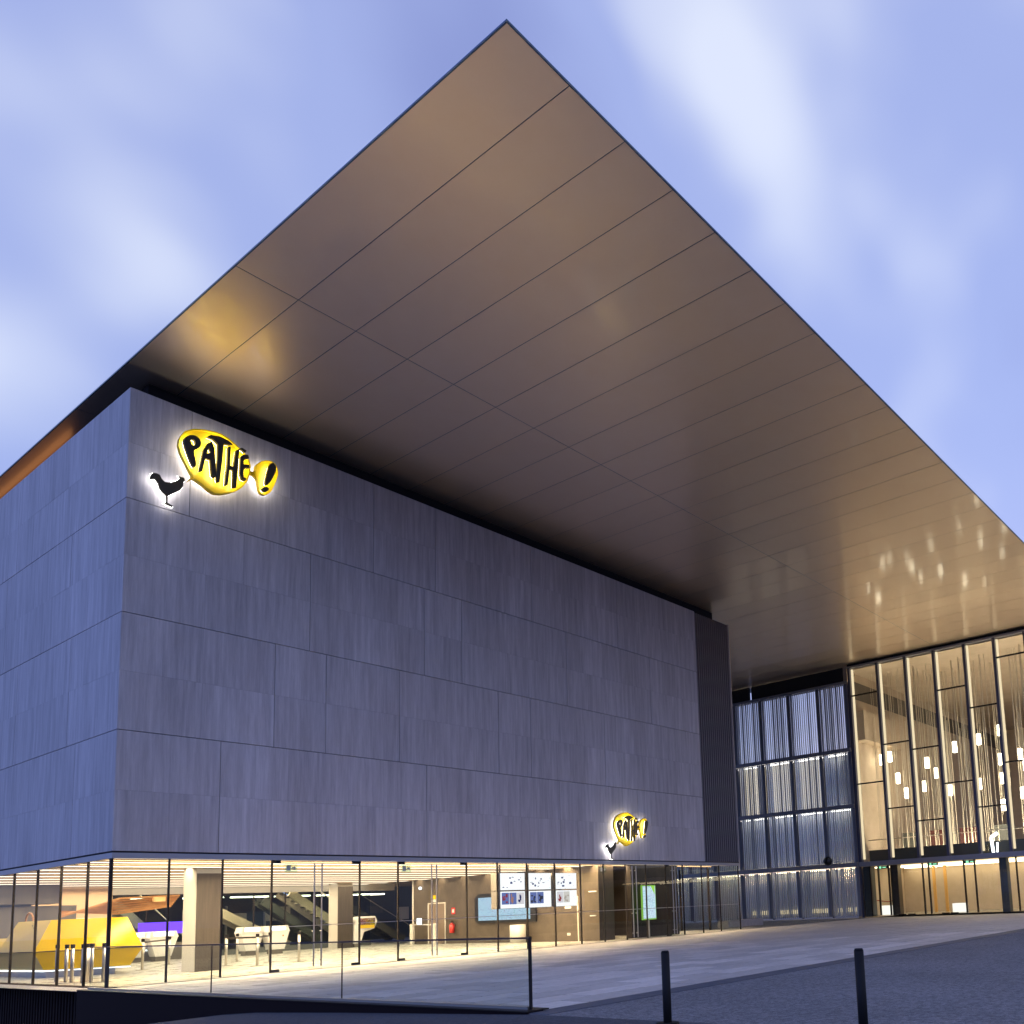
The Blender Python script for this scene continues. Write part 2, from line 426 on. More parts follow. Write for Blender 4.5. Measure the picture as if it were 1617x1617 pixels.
# glass front: panes, dark joints, door tubes
GT, GB = -.24, FZ+.01
jS = [0.03, 1.84, 3.67, 5.52, 7.37, 9.27, 11.12, 12.94, 14.83, 16.69, 18.60, 20.53, 22.44, 24.28, 26.13, 27.95, 29.82, 31.51, 33.49, 35.45, XE-.05]
for i, (a, b) in enumerate(zip(jS, jS[1:])):
    box('glass_pane', a+.02, b-.02, .10, .13, GB, GT, M['glass'], B)
doorj = {7.37, 12.94, 24.28, 30.5}
for j in jS:
    if j in (7.37, 12.94): continue
    wd = .05 if j > .1 else .10
    box('mullion', j-wd/2, j+wd/2, .07, .15, GB, GT, M['mull'] if j not in (5.52, 14.83) else M['mull'], B)
for a, b in ((7.20, 7.52), (12.80, 13.06), (26.6, 26.95), (30.35, 30.62)):
    for t in (a, b):
        tb = MB().tube((t, .0, GB+.1), (t, .0, GT-.1), .03, 8)
        for z in (GB+.35, FZ+1.5, GT-.35): tb.tube((t, .0, z), (t, .12, z), .02, 6)
        part('door_tube', tb, M['steel'], B)
for t, s in ((5.52, 1), (9.27, -1), (11.12, 1), (14.83, -1), (29.82, 1)):
    for z0, z1 in ((GB, GB+.10), (GT-.12, GT)):
        box('door_patch', min(t, t+s*.34), max(t, t+s*.34), .08, .15, z0, z1, M['dark'], B)
jW = [0.03, 2.25, 4.67, 7.0, 9.52, 12.0, 14.5, 17]
for a, b in zip(jW, jW[1:]):
    box('glass_pane', .10, .13, a+.02 if a > .1 else .2, b-.02, GB-.02, GT, M['glass_w'], B)
for j in jW[1:]:
    box('mullion', .07, .15, j-.028, j+.028, GB, GT, M['mull'], B)
box('sill', -.02, .3, -.02, 20, FZ-.04, FZ+.008, M['darkwall'], B)
# east end: glass return
jE = [0.2, 2.6, 5.1, 7.6, 10]
for a, b in zip(jE, jE[1:]):
    box('glass_pane', XE-.13, XE-.10, a+.02, b-.02, GB, GT, M['glass'], B)
    box('mullion', XE-.22, XE-.04, b-.028, b+.028, GB, GT, M['mull'], B)
# etched band of dots across the panes
box('manifestation_band', 5.6, XE-.2, .095, .098, -2.84, -2.815, mat('etched_band', (.55, .5, .45), .6), B)

# interior fabric of the cinema
IN = thing('foyer_walls', 'brown foyer wall with a door behind the glass shopfront', 'wall', (25.6, 3, FZ))
box('wall', 25.6, 26.0, 3.4, 19.2, FZ, -.13, M['wallbrown'], IN)
box('wall', 25.6, 26.9, 1.75, 3.395, FZ, -.13, M['wallbrown'], IN)
box('wall_end', 25.58, 25.62, 19.2, 19.35, FZ, -.2, M['cream'], IN)
for y0, y1, z0, z1 in ((15.70, 15.78, FZ, -1.8), (17.5, 17.58, FZ, -1.8), (15.79, 17.49, -1.88, -1.80)):
    box('door_frame', 25.55, 25.64, y0, y1, z0, z1, M['cream'], IN)
box('door', 25.57, 25.61, 15.8, 17.48, FZ, -1.9, mat('door_brown', (.14, .10, .07), .5), IN)
for y in (2.0, ):
    box('door_handle', 25.5, 25.56, 1.85, 2.45, -1.72, -1.66, M['white'], IN)
    box('door_handle', 25.5, 25.56, 1.95, 2.4, -3.12, -3.06, M['white'], IN)
box('door_frame', 25.56, 25.62, 3.4, 3.46, FZ, -1.9, M['stair'], IN)
W2 = thing('entrance_wall', 'black glossy wall beside the glass entrance doors, under the small sign', 'wall', (28, 1.3, FZ))
box('wall', 27.95, 32.3, 1.3, 1.7, FZ, -.13, M['wallblack'], W2)
box('wall', 25.95, 27.94, 3.6, 3.8, FZ, -.13, M['peach'], W2)  # tan panel standing in for interior reflected in the angled glass door
box('light_line', 26.95, 27.94, 3.5, 3.59, -3.62, -3.55, M['whiteled'], W2)  # white strip belonging to the same painted door reflection
box('side_wall', 32.3, 32.5, 1.3, 12, FZ, -.13, M['wallblack'], W2)
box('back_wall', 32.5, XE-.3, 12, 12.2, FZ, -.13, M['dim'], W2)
box('led_strip', 33.0, 36.5, 5.5, 5.7, -.3, -.2, M['led'], W2)

BW = thing('foyer_back', 'dark smoked glass partition across the back of the foyer with white bulkhead', 'partition', (18, 25, FZ))
box('bulkhead', 9, 28, 24.9, 25.3, -.62, -.12, M['cream'], BW)
x = 9.0
while x < 26.0:
    box('glass_pane', x+.02, x+2.1, 25.0, 25.03, FZ, -.63, M['partition'], BW)
    box('mullion', x-.03, x+.03, 24.98, 25.08, FZ, -.63, M['mull'], BW); x += 2.13
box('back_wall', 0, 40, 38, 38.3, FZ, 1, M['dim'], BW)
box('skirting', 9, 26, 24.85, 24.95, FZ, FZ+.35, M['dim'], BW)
rng = random.Random(3)
for i in range(9):
    x0 = 12+i*3.0
    box('hanging_panel', x0, x0+rng.uniform(1, 2.2), 36, 36.2, rng.uniform(-3, -2), rng.uniform(-1.9, -1.2), rng.choice([M['wallgrey'], M['dim'], M['stair']]), BW)
    box('post', x0+.5, x0+.6, 37, 37.2, FZ, -1.2, rng.choice([M['stair'], M['dim'], M['cream']]), BW)
for i in range(6):
    box('added_back_fill', 12+i*3.1, 14.4+i*3.1, 29, 29.6, -.8, -.72, M['halow'], BW)  # fill emitters added to brighten the room behind the partition

def stair(name, label, x0, z0, x1, z1, y, w, cheek, rail=None, treads=True):
    """flight falling from (x0,z0) to (x1,z1)"""
    t = thing(name, label, 'stairs', (x1, y, FZ), 0, None)
    d = Vector((x1-x0, 0, z1-z0)).normalized(); up_ = Vector((-d.z, 0, d.x))
    def slab(y0, y1, th, lift, mt, nm):
        a = Vector((x0, 0, z0))+up_*lift; b = Vector((x1, 0, z1))+up_*lift
        poly = [(a.x, a.z), (b.x, b.z), ((b-up_*th).x, (b-up_*th).z), ((a-up_*th).x, (a-up_*th).z)]
        part(nm, MB().prism(poly, y0, y1, 'y'), mt, t)
    slab(y, y+.12, .55, 0, cheek, 'stringer'); slab(y+w, y+w+.12, .55, 0, cheek, 'stringer')
    if treads:
        n = 14; tr = MB()
        for i in range(n):
            xx = x0+(x1-x0)*(i+.5)/n; zz = z0+(z1-z0)*(i+.5)/n - .1
            tr.box(xx-.2, xx+.2, y+.12, y+w, zz-.08, zz)
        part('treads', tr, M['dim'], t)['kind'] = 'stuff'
    if rail:
        a = Vector((x0, y, z0))+up_*.95; b = Vector((x1, y, z1))+up_*.95
        part('handrail', MB().tube(a, b, .04, 6), rail, t)
    return t
stair('staircase', 'flight of stairs with thin bright stringer behind the pale service stands', 9.9, -.9, 13.4, -4.45, 25.6, 1.5, M['cream'], M['steel'])
stair('staircase', 'broad pale ramped stringer left of the blue lit escalator, behind smoked glass', 15.2, -.9, 21.2, -4.0, 27.0, 1.4, M['stair'])
stair('escalator', 'escalator with a thin blue light line behind the smoked glass', 18.8, -.9, 23.2, -3.9, 26.0, .9, M['dim'], M['blueled'])
stair('staircase', 'wide beige stair stringer running down behind the middle of the foyer', 20.4, -.4, 25.6, -3.9, 25.5, 1.6, M['stair'], M['steel'])
stair('staircase', 'slender twin handrail stair near the brown wall at the back', 25.6, -1.2, 30.8, -4.2, 27.5, 1.6, M['dim'], M['steel'])

# left back: hanging grey volumes and peach wall
GV = thing('ticket_hall_block', 'hanging dark grey wall block behind the yellow counter', 'wall', (3, 22, FZ))
box('upper_block', 0.3, 5.2, 20.5, 22, -1.15, -.14, M['wallgrey'], GV)
box('lower_block', 0.3, 6.1, 20.8, 23, FZ, -1.25, M['wallgrey'], GV)
box('peach_wall', 5.25, 9.0, 24.2, 24.5, FZ, -.12, M['peach'], GV)
box('menu_board', 6.6, 7.9, 24.05, 24.18, -2.6, -1.9, M['white'], GV)
PB = thing('purple_bar', 'bar back panel glowing purple behind the counters', 'bar', (12, 24, FZ))
box('glow_panel', 10.6, 14.2, 24.6, 24.75, -3.0, -2.3, M['purple'], PB)
box('bar_front', 9.9, 14.2, 24.2, 24.7, FZ, -3.55, M['wallgrey'], PB)
box('light_line', 10.0, 12.0, 24.1, 24.18, -3.95, -3.87, M['whiteled'], PB)
# wooden canopy of fanned boards
WC = thing('wooden_canopy', 'honey coloured ceiling sculpture of fanned wooden boards above the counters', 'canopy', (7, 18, -1.5))
for i in range(7):
    t = i/6
    pts = [(4.2+.5*t, 17.2+1.5*t, -1.95+.30*t), (6.9+.3*t, 17.6+1.2*t, -1.10-.75*t), (9.95, 18.0+1.0*t, -.98-.09*i)]
    mb = MB()
    for p, q in zip(pts, pts[1:]):
        d = .10
        n = len(mb.v)
        for (x, y, z) in (p, q): mb.v += [(x, y, z), (x, y+.08, z), (x, y+.08, z+d), (x, y, z+d)]
        mb.f += [(n, n+4, n+5, n+1), (n+1, n+5, n+6, n+2), (n+2, n+6, n+7, n+3), (n+3, n+7, n+4, n), (n, n+1, n+2, n+3), (n+7, n+6, n+5, n+4)]
    part('board', mb, M['wood'], WC)
box('block', 8.55, 9.1, 17.7, 17.9, -1.25, -1.0, mat('pale_wood', (.75, .5, .22), .5), WC)

# columns
def column(x0, x1, y0, y1, label):
    t = thing('column', label, 'column', (x0, y0, FZ), 0, 'columns in the foyer')
    box('steel_face', x0+.02, x1, y0, y0+.06, FZ, -.42, M['colsteel'], t)
    box('shaft', x0, x1, y0+.062, y1, FZ, -.13, M['cream'], t)
column(5.38, 6.45, 5.9, 7.1, 'tall square foyer column with dark brushed steel front, nearest the street corner')
column(21.4, 22.5, 21.6, 22.7, 'smaller square foyer column with brown front, between the stairs at the back')
column(13.2, 13.9, 22.4, 23.4, 'slim cream column partly hidden behind the nearest steel fronted column')

# yellow counter
YC = thing('ticket_counter', 'large glossy yellow faceted ticket counter with logo, behind the west glass', 'counter', (3, 12, FZ))
def pt(a, b, t): return tuple(a[i]+(b[i]-a[i])*t for i in range(3))
zt, zm, zb = -2.09, -3.42, -4.2
P1t, P1m, P1b = (2.2, 12.0, zt), (1.55, 11.75, zm), (1.95, 11.85, zb)
P2t, P2m, P2b = (4.35, 9.95, zt), (4.75, 9.3, zm), (4.35, 9.85, zb)
def on_plane(a, b, c, y, z):
    n_ = (Vector(b)-Vector(a)).cross(Vector(c)-Vector(a)); k_ = n_.dot(Vector(a))
    return ((k_-n_.y*y-n_.z*z)/n_.x, y, z)
P2t = on_plane(P1m, P2m, P1t, 10.26, zt); P2b = on_plane(P1m, P2m, P1b, 9.9, zb)
P3t, P3m, P3b = (4.8, 13.4, zt), (5.3, 12.8, zm), (4.7, 12.9, zb)
e1t, e1m, e1b = (2.1, 15.6, zt), (1.35, 15.6, zm), (1.75, 15.6, zb)
e2 = (2.05, 16.5, -2.80); e3t, e3m, e3b = (2.0, 22, -2.80), (1.3, 22, zm), (1.6, 22, zb)
f = MB(); f.quad(P1m, P2m, P2t, P1t); part('front_upper', f, M['yellow'], YC)
f = MB(); f.quad(P1b, P2b, P2m, P1m); part('front_lower', f, M['yellow'], YC)
f = MB(); f.quad(P2b, P3b, P3m, P2m); f.quad(P2m, P3m, P3t, P2t); part('end_panel', f, M['yellow'], YC)
f = MB(); f.quad(e1m, P1m, P1t, e1t); f.quad(e3m, e1m, e1t, e2); f.quad(e3m, e2, e3t); tag(part('side_upper', f, M['dullyellow'], YC), label='logo side, yellow dulled in colour for glass reflection')
f = MB(); f.quad(e3b, P1b, P1m, e3m); tag(part('side_lower', f, M['dullyellow'], YC), label='lower side, yellow dulled in colour for glass reflection')
f = MB(); f.quad(P1t, P2t, P3t, (4.0, 15.6, zt), e1t); part('top', f, M['yellow'], YC)
f = MB(); f.quad((2.1, 12.0, FZ), (4.15, 10.5, FZ), (4.15, 10.5, zb), (2.1, 12.0, zb)); f.quad((2.1, 12, FZ), (2.1, 22, FZ), (2.1, 22, zb), (2.1, 12, zb)); f.quad((4.15, 10.5, FZ), (4.6, 12.8, FZ), (4.6, 12.8, zb), (4.15, 10.5, zb))
part('plinth', f, M['fascia'], YC)
cr = MB(); cr.tube(Vector(P1m)+Vector((-.02, -.02, 0)), Vector(P2m)+Vector((-.0, -.03, 0)), .02, 6); cr.tube(Vector(P1m)+Vector((-.03, 0, 0)), Vector(e3m)+Vector((-.03, 0, 0)), .02, 6)
part('crease', cr, M['mull'], YC)
ll = MB(); ll.tube(Vector(P1b)+Vector((-.0, -.02, -.05)), Vector(e3b)+Vector((-.0, 0, -.05)), .03, 6); ll.tube(Vector(P1b)+Vector((0, -.03, -.05)), Vector(P2b)+Vector((0, -.03, -.05)), .02, 6)
part('light_line', ll, M['whiteled'], YC)
# desk arch and screens on the counter
ar = MB()
for i in range(8):
    a0, a1 = math.pi*i/8, math.pi*(i+1)/8
    ar.tube((1.9, 13.6+.45*math.cos(a0), zt+.35*math.sin(a0)), (1.9, 13.6+.45*math.cos(a1), zt+.35*math.sin(a1)), .04, 6)
part('arch', ar, M['wood'], YC)

# service stands
def stand(x, y, w, label):
    t = thing('service_stand', label, 'stand', (x, y, FZ), 0, 'white service stands in the foyer')
    part('body', MB().prism([(x+.22*w, FZ+.28), (x+.78*w, FZ+.28), (x+w, FZ+1.35), (x, FZ+1.35)], y, y+.8, 'y'), M['white'], t)
    box('foot', x+.25*w, x+.75*w, y+.1, y+.7, FZ, FZ+.279, M['wallgrey'], t)
    part('top_tray', MB().prism([(x-.03, FZ+1.352), (x+w+.03, FZ+1.352), (x+w-.1, FZ+1.72), (x+.1, FZ+1.72)], y-.03, y+.8, 'y'), M['white'], t)
    box('tray_light', x+.2, x+w-.25, y-.045, y-.032, FZ+1.45, FZ+1.66, M['whiteled'], t)
    box('badge', x+.68*w, x+.74*w, y-.012, y-.001, FZ+1.05, FZ+1.15, M['wood'], t)
stand(14.6, 20.7, 1.35, 'white tapered service stand just left of the third glass joint')
stand(15.95, 20.2, 1.35, 'white tapered service stand just right of the third glass joint')
stand(10.3, 22.4, 1.5, 'white tapered service stand left of the nearest column')
stand(9.3, 23.0, 1.2, 'white tapered service stand half hidden by the yellow counter')

# belt stanchions
def stanchion(x, y, label, first=[None]):
    if first[0] is None:
        t = thing('belt_stanchion', label, 'stanchion', (x, y, FZ), 0, 'steel belt posts in the foyer')
        smooth(part('post', MB().tube((x, y, FZ+.03), (x, y, FZ+1.38), .06, 12), M['steel'], t))
        part('base', MB().tube((x, y, FZ+.006), (x, y, FZ+.03), .27, 20), M['steel'], t)
        part('belt_head', MB().tube((x, y, FZ+1.3), (x, y, FZ+1.44), .075, 10), M['dark'], t)
        first[0] = t; return t
    c = copy_tree(first[0]); c.location = (x, y, FZ); c['label'] = label; return c
posts = [(.95, 7.3), (.86, 6.1), (.9, 5.65), (.80, 4.35), (1.1, 4.9), (1.15, 4.55), (1.28, 5.2), (1.42, 4.2),
         (8.4, 9.55), (8.4, 6.7), (10.6, 13.0), (10.5, 9.6), (10.55, 7.05), (5.9, 12.2), (8.9, 16.6)]
desc = ['leftmost of the steel posts in front of the yellow counter', 'second steel post from the left in front of the yellow counter',
        'third steel post from the left in front of the yellow counter', 'steel post hidden against the corner side west mullion',
        'steel post right of the west mullion, first of a cluster', 'steel post right of the west mullion, middle of the cluster',
        'steel post right of the west mullion, last of the cluster', 'steel post nearest the glass corner in front of the yellow counter',
        'steel belt post just right of the second glass joint', 'steel belt post in front of the left white stand past the big column',
        'steel belt post behind, between the big column and the white stands', 'steel belt post beside the third glass joint',
        'lone steel belt post right of the white stands', 'steel belt post between yellow counter and big column', 'steel belt post left behind the big column']
for (x, y), l in zip(posts, desc): stanchion(x, y, l)
def belt(p, q, label):
    tag(part('belt', MB().prism([(p[0], p[1]), (q[0], q[1]), (q[0]+.02, q[1]+.02), (p[0]+.02, p[1]+.02)], FZ+1.24, FZ+1.32, 'z'), M['black']), label, 'belt', 'queue belts')
belt(posts[8], posts[9], 'black queue belt from the second glass joint to the post before the white stands')
belt(posts[9], posts[11], 'black queue belt strung in front of the two white stands')
belt(posts[13], posts[14], 'black queue belt left of the big steel fronted column')

# information kiosk (tall white bent frame with screen)
IK = thing('vending_kiosk', 'white rounded kiosk with a dark display panel beside the back column', 'kiosk', (23, 21.5, FZ))
part('stem', MB().prism([(22.55, FZ+.25), (23.05, FZ+.25), (23.3, -3.55), (24.1, -3.35), (24.3, -2.85), (24.15, -2.5), (22.8, -2.5), (22.62, -2.7)], 21.5, 22.1, 'y'), M['white'], IK, .04)
box('foot', 22.6, 23.0, 21.55, 22.05, FZ, FZ+.249, M['wallgrey'], IK)
def screen_mat(name, base, seed, sc_=3., dens=.55, strength=1.6, dark=(.05, .07, .25)):
    m = bpy.data.materials.new(name); m.use_nodes = True; n = m.node_tree.nodes; l = m.node_tree.links; n.clear()
    o = n.new('ShaderNodeOutputMaterial'); e = n.new('ShaderNodeEmission'); e.inputs[1].default_value = strength
    t = n.new('ShaderNodeTexCoord'); mp = n.new('ShaderNodeMapping')
    mp.inputs['Scale'].default_value = (sc_, sc_, sc_*1.3); mp.inputs['Location'].default_value = (seed*3.1, seed*1.7, seed*2.3)
    v = n.new('ShaderNodeTexVoronoi'); v.distance = 'CHEBYCHEV'; v.inputs['Scale'].default_value = 1.
    l.new(t.outputs['Object'], mp.inputs[0]); l.new(mp.outputs[0], v.inputs['Vector'])
    nz = n.new('ShaderNodeTexNoise'); nz.inputs['Scale'].default_value = 9; nz.inputs['Detail'].default_value = 4
    l.new(mp.outputs[0], nz.inputs['Vector'])
    ma = n.new('ShaderNodeMath'); ma.operation = 'GREATER_THAN'; ma.inputs[1].default_value = dens
    l.new(nz.outputs[0], ma.inputs[0])
    mc = n.new('ShaderNodeMix'); mc.data_type = 'RGBA'; mc.inputs[0].default_value = .35
    mc.inputs[6].default_value = (*dark, 1); l.new(v.outputs['Color'], mc.inputs[7])
    mx = n.new('ShaderNodeMix'); mx.data_type = 'RGBA'; l.new(ma.outputs[0], mx.inputs[0])
    mx.inputs[6].default_value = (*base, 1); l.new(mc.outputs[2], mx.inputs[7])
    l.new(mx.outputs[2], e.inputs[0]); l.new(e.outputs[0], o.inputs[0]); return m
box('display', 22.95, 24.1, 21.47, 21.495, -3.3, -2.62, screen_mat('snack_display', (.12, .05, .03), 3, 4, .5, .8, (.8, .35, .02)), IK)
box('display_base', 22.95, 24.05, 21.465, 21.469, -3.3, -3.08, glow('amber_bar', (1, .55, .03), 1.1), IK)

# hanging video wall: six cases, each a thing
VW = [(18.09, 19.72), (20.02, 21.60), (21.98, 23.55)]
vb = {(0, 0): 'upper left', (1, 0): 'upper middle', (2, 0): 'upper right', (0, 1): 'lower left', (1, 1): 'lower middle', (2, 1): 'lower right'}
for i, (a, b) in enumerate(VW):
    for j, (z0, z1) in enumerate(((-1.55, -.64), (-2.49, -1.585))):
        t = thing('video_screen', '%s bright screen of the hanging block of six above the foyer' % vb[(i, j)], 'screen', ((a+b)/2, 1.6, z0), 0, 'hanging video screens')
        box('case', a-.24, b+.03, 1.53, 1.95, z0, z1, M['wallgrey'], t)
        box('display', a, b, 1.50, 1.527, z0+.02, z1-.02, screen_mat('poster_display', (.97, .98, 1), i+j*3+1, 3.2, .68, 1.25), t)
        rp_ = random.Random(i*7+j*3+2)
        pal = [(.02, .03, .18), (.5, .05, .05), (.7, .35, .25), (.05, .05, .06), (.25, .4, .75), (.8, .7, .6)]
        if j == 1:
            for q in range(3):
                if rp_.random() < .3: continue
                xa = a+.06+(b-a-.1)*q/3; wq = (b-a)/3-.06
                box('poster', xa, xa+wq, 1.492, 1.498, z0+.22, z1-.08, glow('poster_tone', rp_.choice([(.85, .8, .85), (.5, .1, .12), (.15, .2, .5), (.8, .75, .7)]), .9), t)
                pb = MB()
                for _ in range(7):
                    xx = xa+rp_.uniform(.04, wq-.16); zz = rp_.uniform(z0+.26, z1-.3)
                    pb.box(xx, xx+rp_.uniform(.05, .14), 1.485, 1.490, zz, zz+rp_.uniform(.05, .18))
                part('poster_figures', pb, glow('poster_ink', rp_.choice(pal), .6), t)
        else:
            pb = MB()
            for _ in range(9):
                xx = rp_.uniform(a+.08, b-.25); zz = rp_.uniform(z0+.12, z1-.25)
                pb.box(xx, xx+rp_.uniform(.04, .18), 1.490, 1.497, zz, zz+rp_.uniform(.02, .11))
            part('listing_marks', pb, glow('listing_ink', (.10, .12, .35), .6), t)
        if j == 0:
            for xx in (a+.15, ): box('hanger', xx-.04, xx+.04, 1.7, 1.78, z1, -.2, M['dark'], t)
# four screens in a niche on the brown wall
WS = thing('menu_screens', 'row of four pale blue screens set in a dark rounded niche on the brown wall', 'screen', (25.5, 9.7, -3.2))
part('niche_frame', MB().prism([(6.9, -3.3), (12.3, -3.3), (12.55, -3.1), (12.55, -1.7), (12.2, -1.42), (6.9, -1.42)], 25.44, 25.59, 'x'), M['black'], WS)
for k in range(4):
    y0 = 7.33+k*1.21
    box('display', 25.40, 25.435, y0+.02, y0+1.19, -3.13, -1.67, screen_mat('list_display', (.55, .78, .95), 11+k, 3.6, .60, .95), WS)
EX = thing('fire_extinguisher', 'red fire extinguisher on the brown foyer wall right of the door', 'extinguisher', (25.45, 14.85, -3.85))
smooth(part('cylinder', MB().tube((25.42, 14.85, -3.85), (25.42, 14.85, -3.30), .16, 14).tube((25.42, 14.85, -3.30), (25.42, 14.85, -3.20), .16, 14, .06), M['red'], EX))
part('valve', MB().tube((25.42, 14.85, -3.20), (25.42, 14.85, -3.08), .04, 8).box(25.35, 25.5, 14.8, 15.05, -3.10, -3.05), M['black'], EX)
SG = thing('wall_notice', 'small red and white notice above the extinguisher', 'sign', (25.58, 14.9, -2.6))
box('plate', 25.57, 25.595, 14.72, 15.08, -2.62, -2.2, M['red'], SG); box('pictogram', 25.56, 25.568, 14.8, 15.0, -2.52, -2.3, M['white'], SG)
SG = thing('wall_notice', 'small yellow and white notice above the door frame', 'sign', (25.58, 16.9, -1.4))
box('plate', 25.57, 25.595, 16.75, 17.05, -1.55, -1.3, M['yellow'], SG); box('pictogram', 25.57, 25.595, 16.75, 17.05, -1.75, -1.57, M['white'], SG)
tag(box('wall_notice', 25.57, 25.595, 4.0, 4.5, -2.62, -2.48, M['cream']), 'narrow cream plate just below the right hanging screen', 'sign')
tag(box('wall_notice', 25.57, 25.595, 4.1, 4.35, -4.2, -4.05, M['cream']), 'small cream plate low on the brown wall', 'sign')
tag(smooth(part('litter_bin', MB().tube((25.0, 8.0, FZ), (25.0, 8.0, -3.45), .48, 24), M['cream'])), 'pale round bin standing against the brown wall under the screens', 'bin')
TG = thing('ticket_gate', 'pair of pale posts joined by a thin bar before the door', 'gate', (24.8, 18, FZ))
for y in (18.4, 15.9): part('post', MB().tube((24.9, y, FZ), (24.9, y, -3.18), .16, 12), M['cream'], TG)
part('bar', MB().tube((24.9, 18.3, -3.22), (24.9, 15.9, -3.28), .035, 6), M['steel'], TG)
box('reader', 24.8, 25.0, 17.5, 17.75, -3.2, -2.8, M['whiteled'], TG)
sd = tag(smooth(part('wall_lamp', MB().tube((25.5, 18.4, -.75), (25.59, 18.4, -.75), .1, 12), M['whiteled'])), 'small round white lamp high on the brown wall', 'lamp')
# totem screen
TM = thing('totem_screen', 'upright bright green and pale blue poster screen before the black wall', 'screen', (28.8, .7, -3.5))
box('frame', 28.15, 29.42, .62, .72, -3.50, -1.43, glow('lime_edge', (.30, .62, .10), .8), TM)
box('display', 28.22, 29.36, .60, .617, -3.42, -1.50, screen_mat('totem_display', (.70, .88, 1), 21, 3, .56, 1.1, (.1, .35, .7)), TM)
part('corner_flash', MB().prism([(28.95, -1.5), (29.30, -1.5), (29.30, -2.0)], .590, .598, 'y'), glow('lime_flash', (.4, .85, .1), 1.0), TM)
part('stand', MB().tube((28.75, .67, FZ), (28.75, .67, -3.5), .05, 8), M['steel'], TM)
# emergency signs hanging inside the doors
def exit_sign(x, y, z, label, cat='sign', s=1.):
    t = thing('exit_sign', label, cat, (x, y, z), 0, 'emergency exit signs')
    box('plate', x-.25*s, x+.25*s, y, y+.02, z-.17*s, z+.17*s, M['cleargreen'], t)
    box('running_figure', x-.20*s, x-.02*s, y-.008, y-.001, z-.11*s, z+.10*s, M['white'], t)
    part('arrow', MB().prism([(x+.02*s, z-.03*s), (x+.11*s, z-.03*s), (x+.11*s, z-.09*s), (x+.2*s, z), (x+.11*s, z+.09*s), (x+.11*s, z+.03*s), (x+.02*s, z+.03*s)], y-.008, y-.001, 'y'), M['white'], t)
exit_sign(6.45, .4, -.52, 'small exit sign over the first glass door')
exit_sign(11.75, .4, -.52, 'small exit sign over the second glass door')
exit_sign(24.9, .7, -.5, 'small exit sign just left of the small wall sign')

# ================================================================== ROOF
RF = thing('canopy_roof', 'vast thin flat canopy roof with bronze panelled underside', 'roof', (20, 0, RZ))
XR, YR = -.03, -20.17
def roof_slab(x0, x1, y0, y1, sx, sy):
    rs = MB(); z0, z1, z2 = RZ+.012, RZ+.03, RZ+.4
    rs.v = [(x0, y0, z0), (x1, y0, z0), (x1, y1, z0), (x0, y1, z0), (x0, y0, z1), (x1, y0, z1), (x1, y1, z1), (x0, y1, z1),
            (x0+sx, y0+sy, z2), (x1, y0+sy, z2), (x1, y1, z2), (x0+sx, y1, z2)]
    rs.f = [(3, 2, 1, 0), (0, 1, 5, 4), (1, 2, 6, 5), (2, 3, 7, 6), (3, 0, 4, 7), (4, 5, 9, 8), (5, 6, 10, 9), (6, 7, 11, 10), (7, 4, 8, 11), (8, 9, 10, 11)]
    part('roof_slab', rs, M['roof'], RF)
roof_slab(XR+.03, 60, YR+.03, 34, 4, 4)
roof_slab(60.002, LXN+60, YR+.03, 2.0, 0, 4)
box('edge_trim', XR-.02, XR+.02, YR-.02, 34, RZ-.02, RZ+.035, M['roof'], RF)
box('edge_trim', XR+.022, LXN+60, YR-.02, YR+.02, RZ-.02, RZ+.035, M['roof'], RF)
xs = [XR+.022, 2.03]
while xs[-1] < LXN+12: xs.append(xs[-1]+2.09)
ysr = [YR+.022, -7.56, 5.0, 17.6, 30.2]
for i, (a, b) in enumerate(zip(xs, xs[1:])):
    for j, (c, d) in enumerate(zip(ysr, ysr[1:])):
        if j >= 2 and not (a < 3 or a > 36): continue
        if j >= 1 and a > LXN+.3: continue
        box('soffit_panel', a+.014, b-.014, c+.016, d-.016, RZ-random.uniform(0, .003), RZ+.008, M['soffit'], RF)

# dark recessed clerestory between the box and the roof, with a warm service light on its west side
RC = thing('roof_recess', 'dark recessed band between the stone wall and the roof', 'wall', (1, 1, TOP))
box('recess_wall', 1.0, XE-.3, 1.1, 1.3, TOP-.05, RZ-.02, M['joint'], RC)
box('recess_wall', 1.0, 1.2, 1.31, 30, TOP-.05, RZ-.02, M['joint'], RC)
box('service_light', .93, .99, 8.5, 22, TOP+.15, TOP+.45, glow('amber_service', (1, .45, .18), .9), RC)
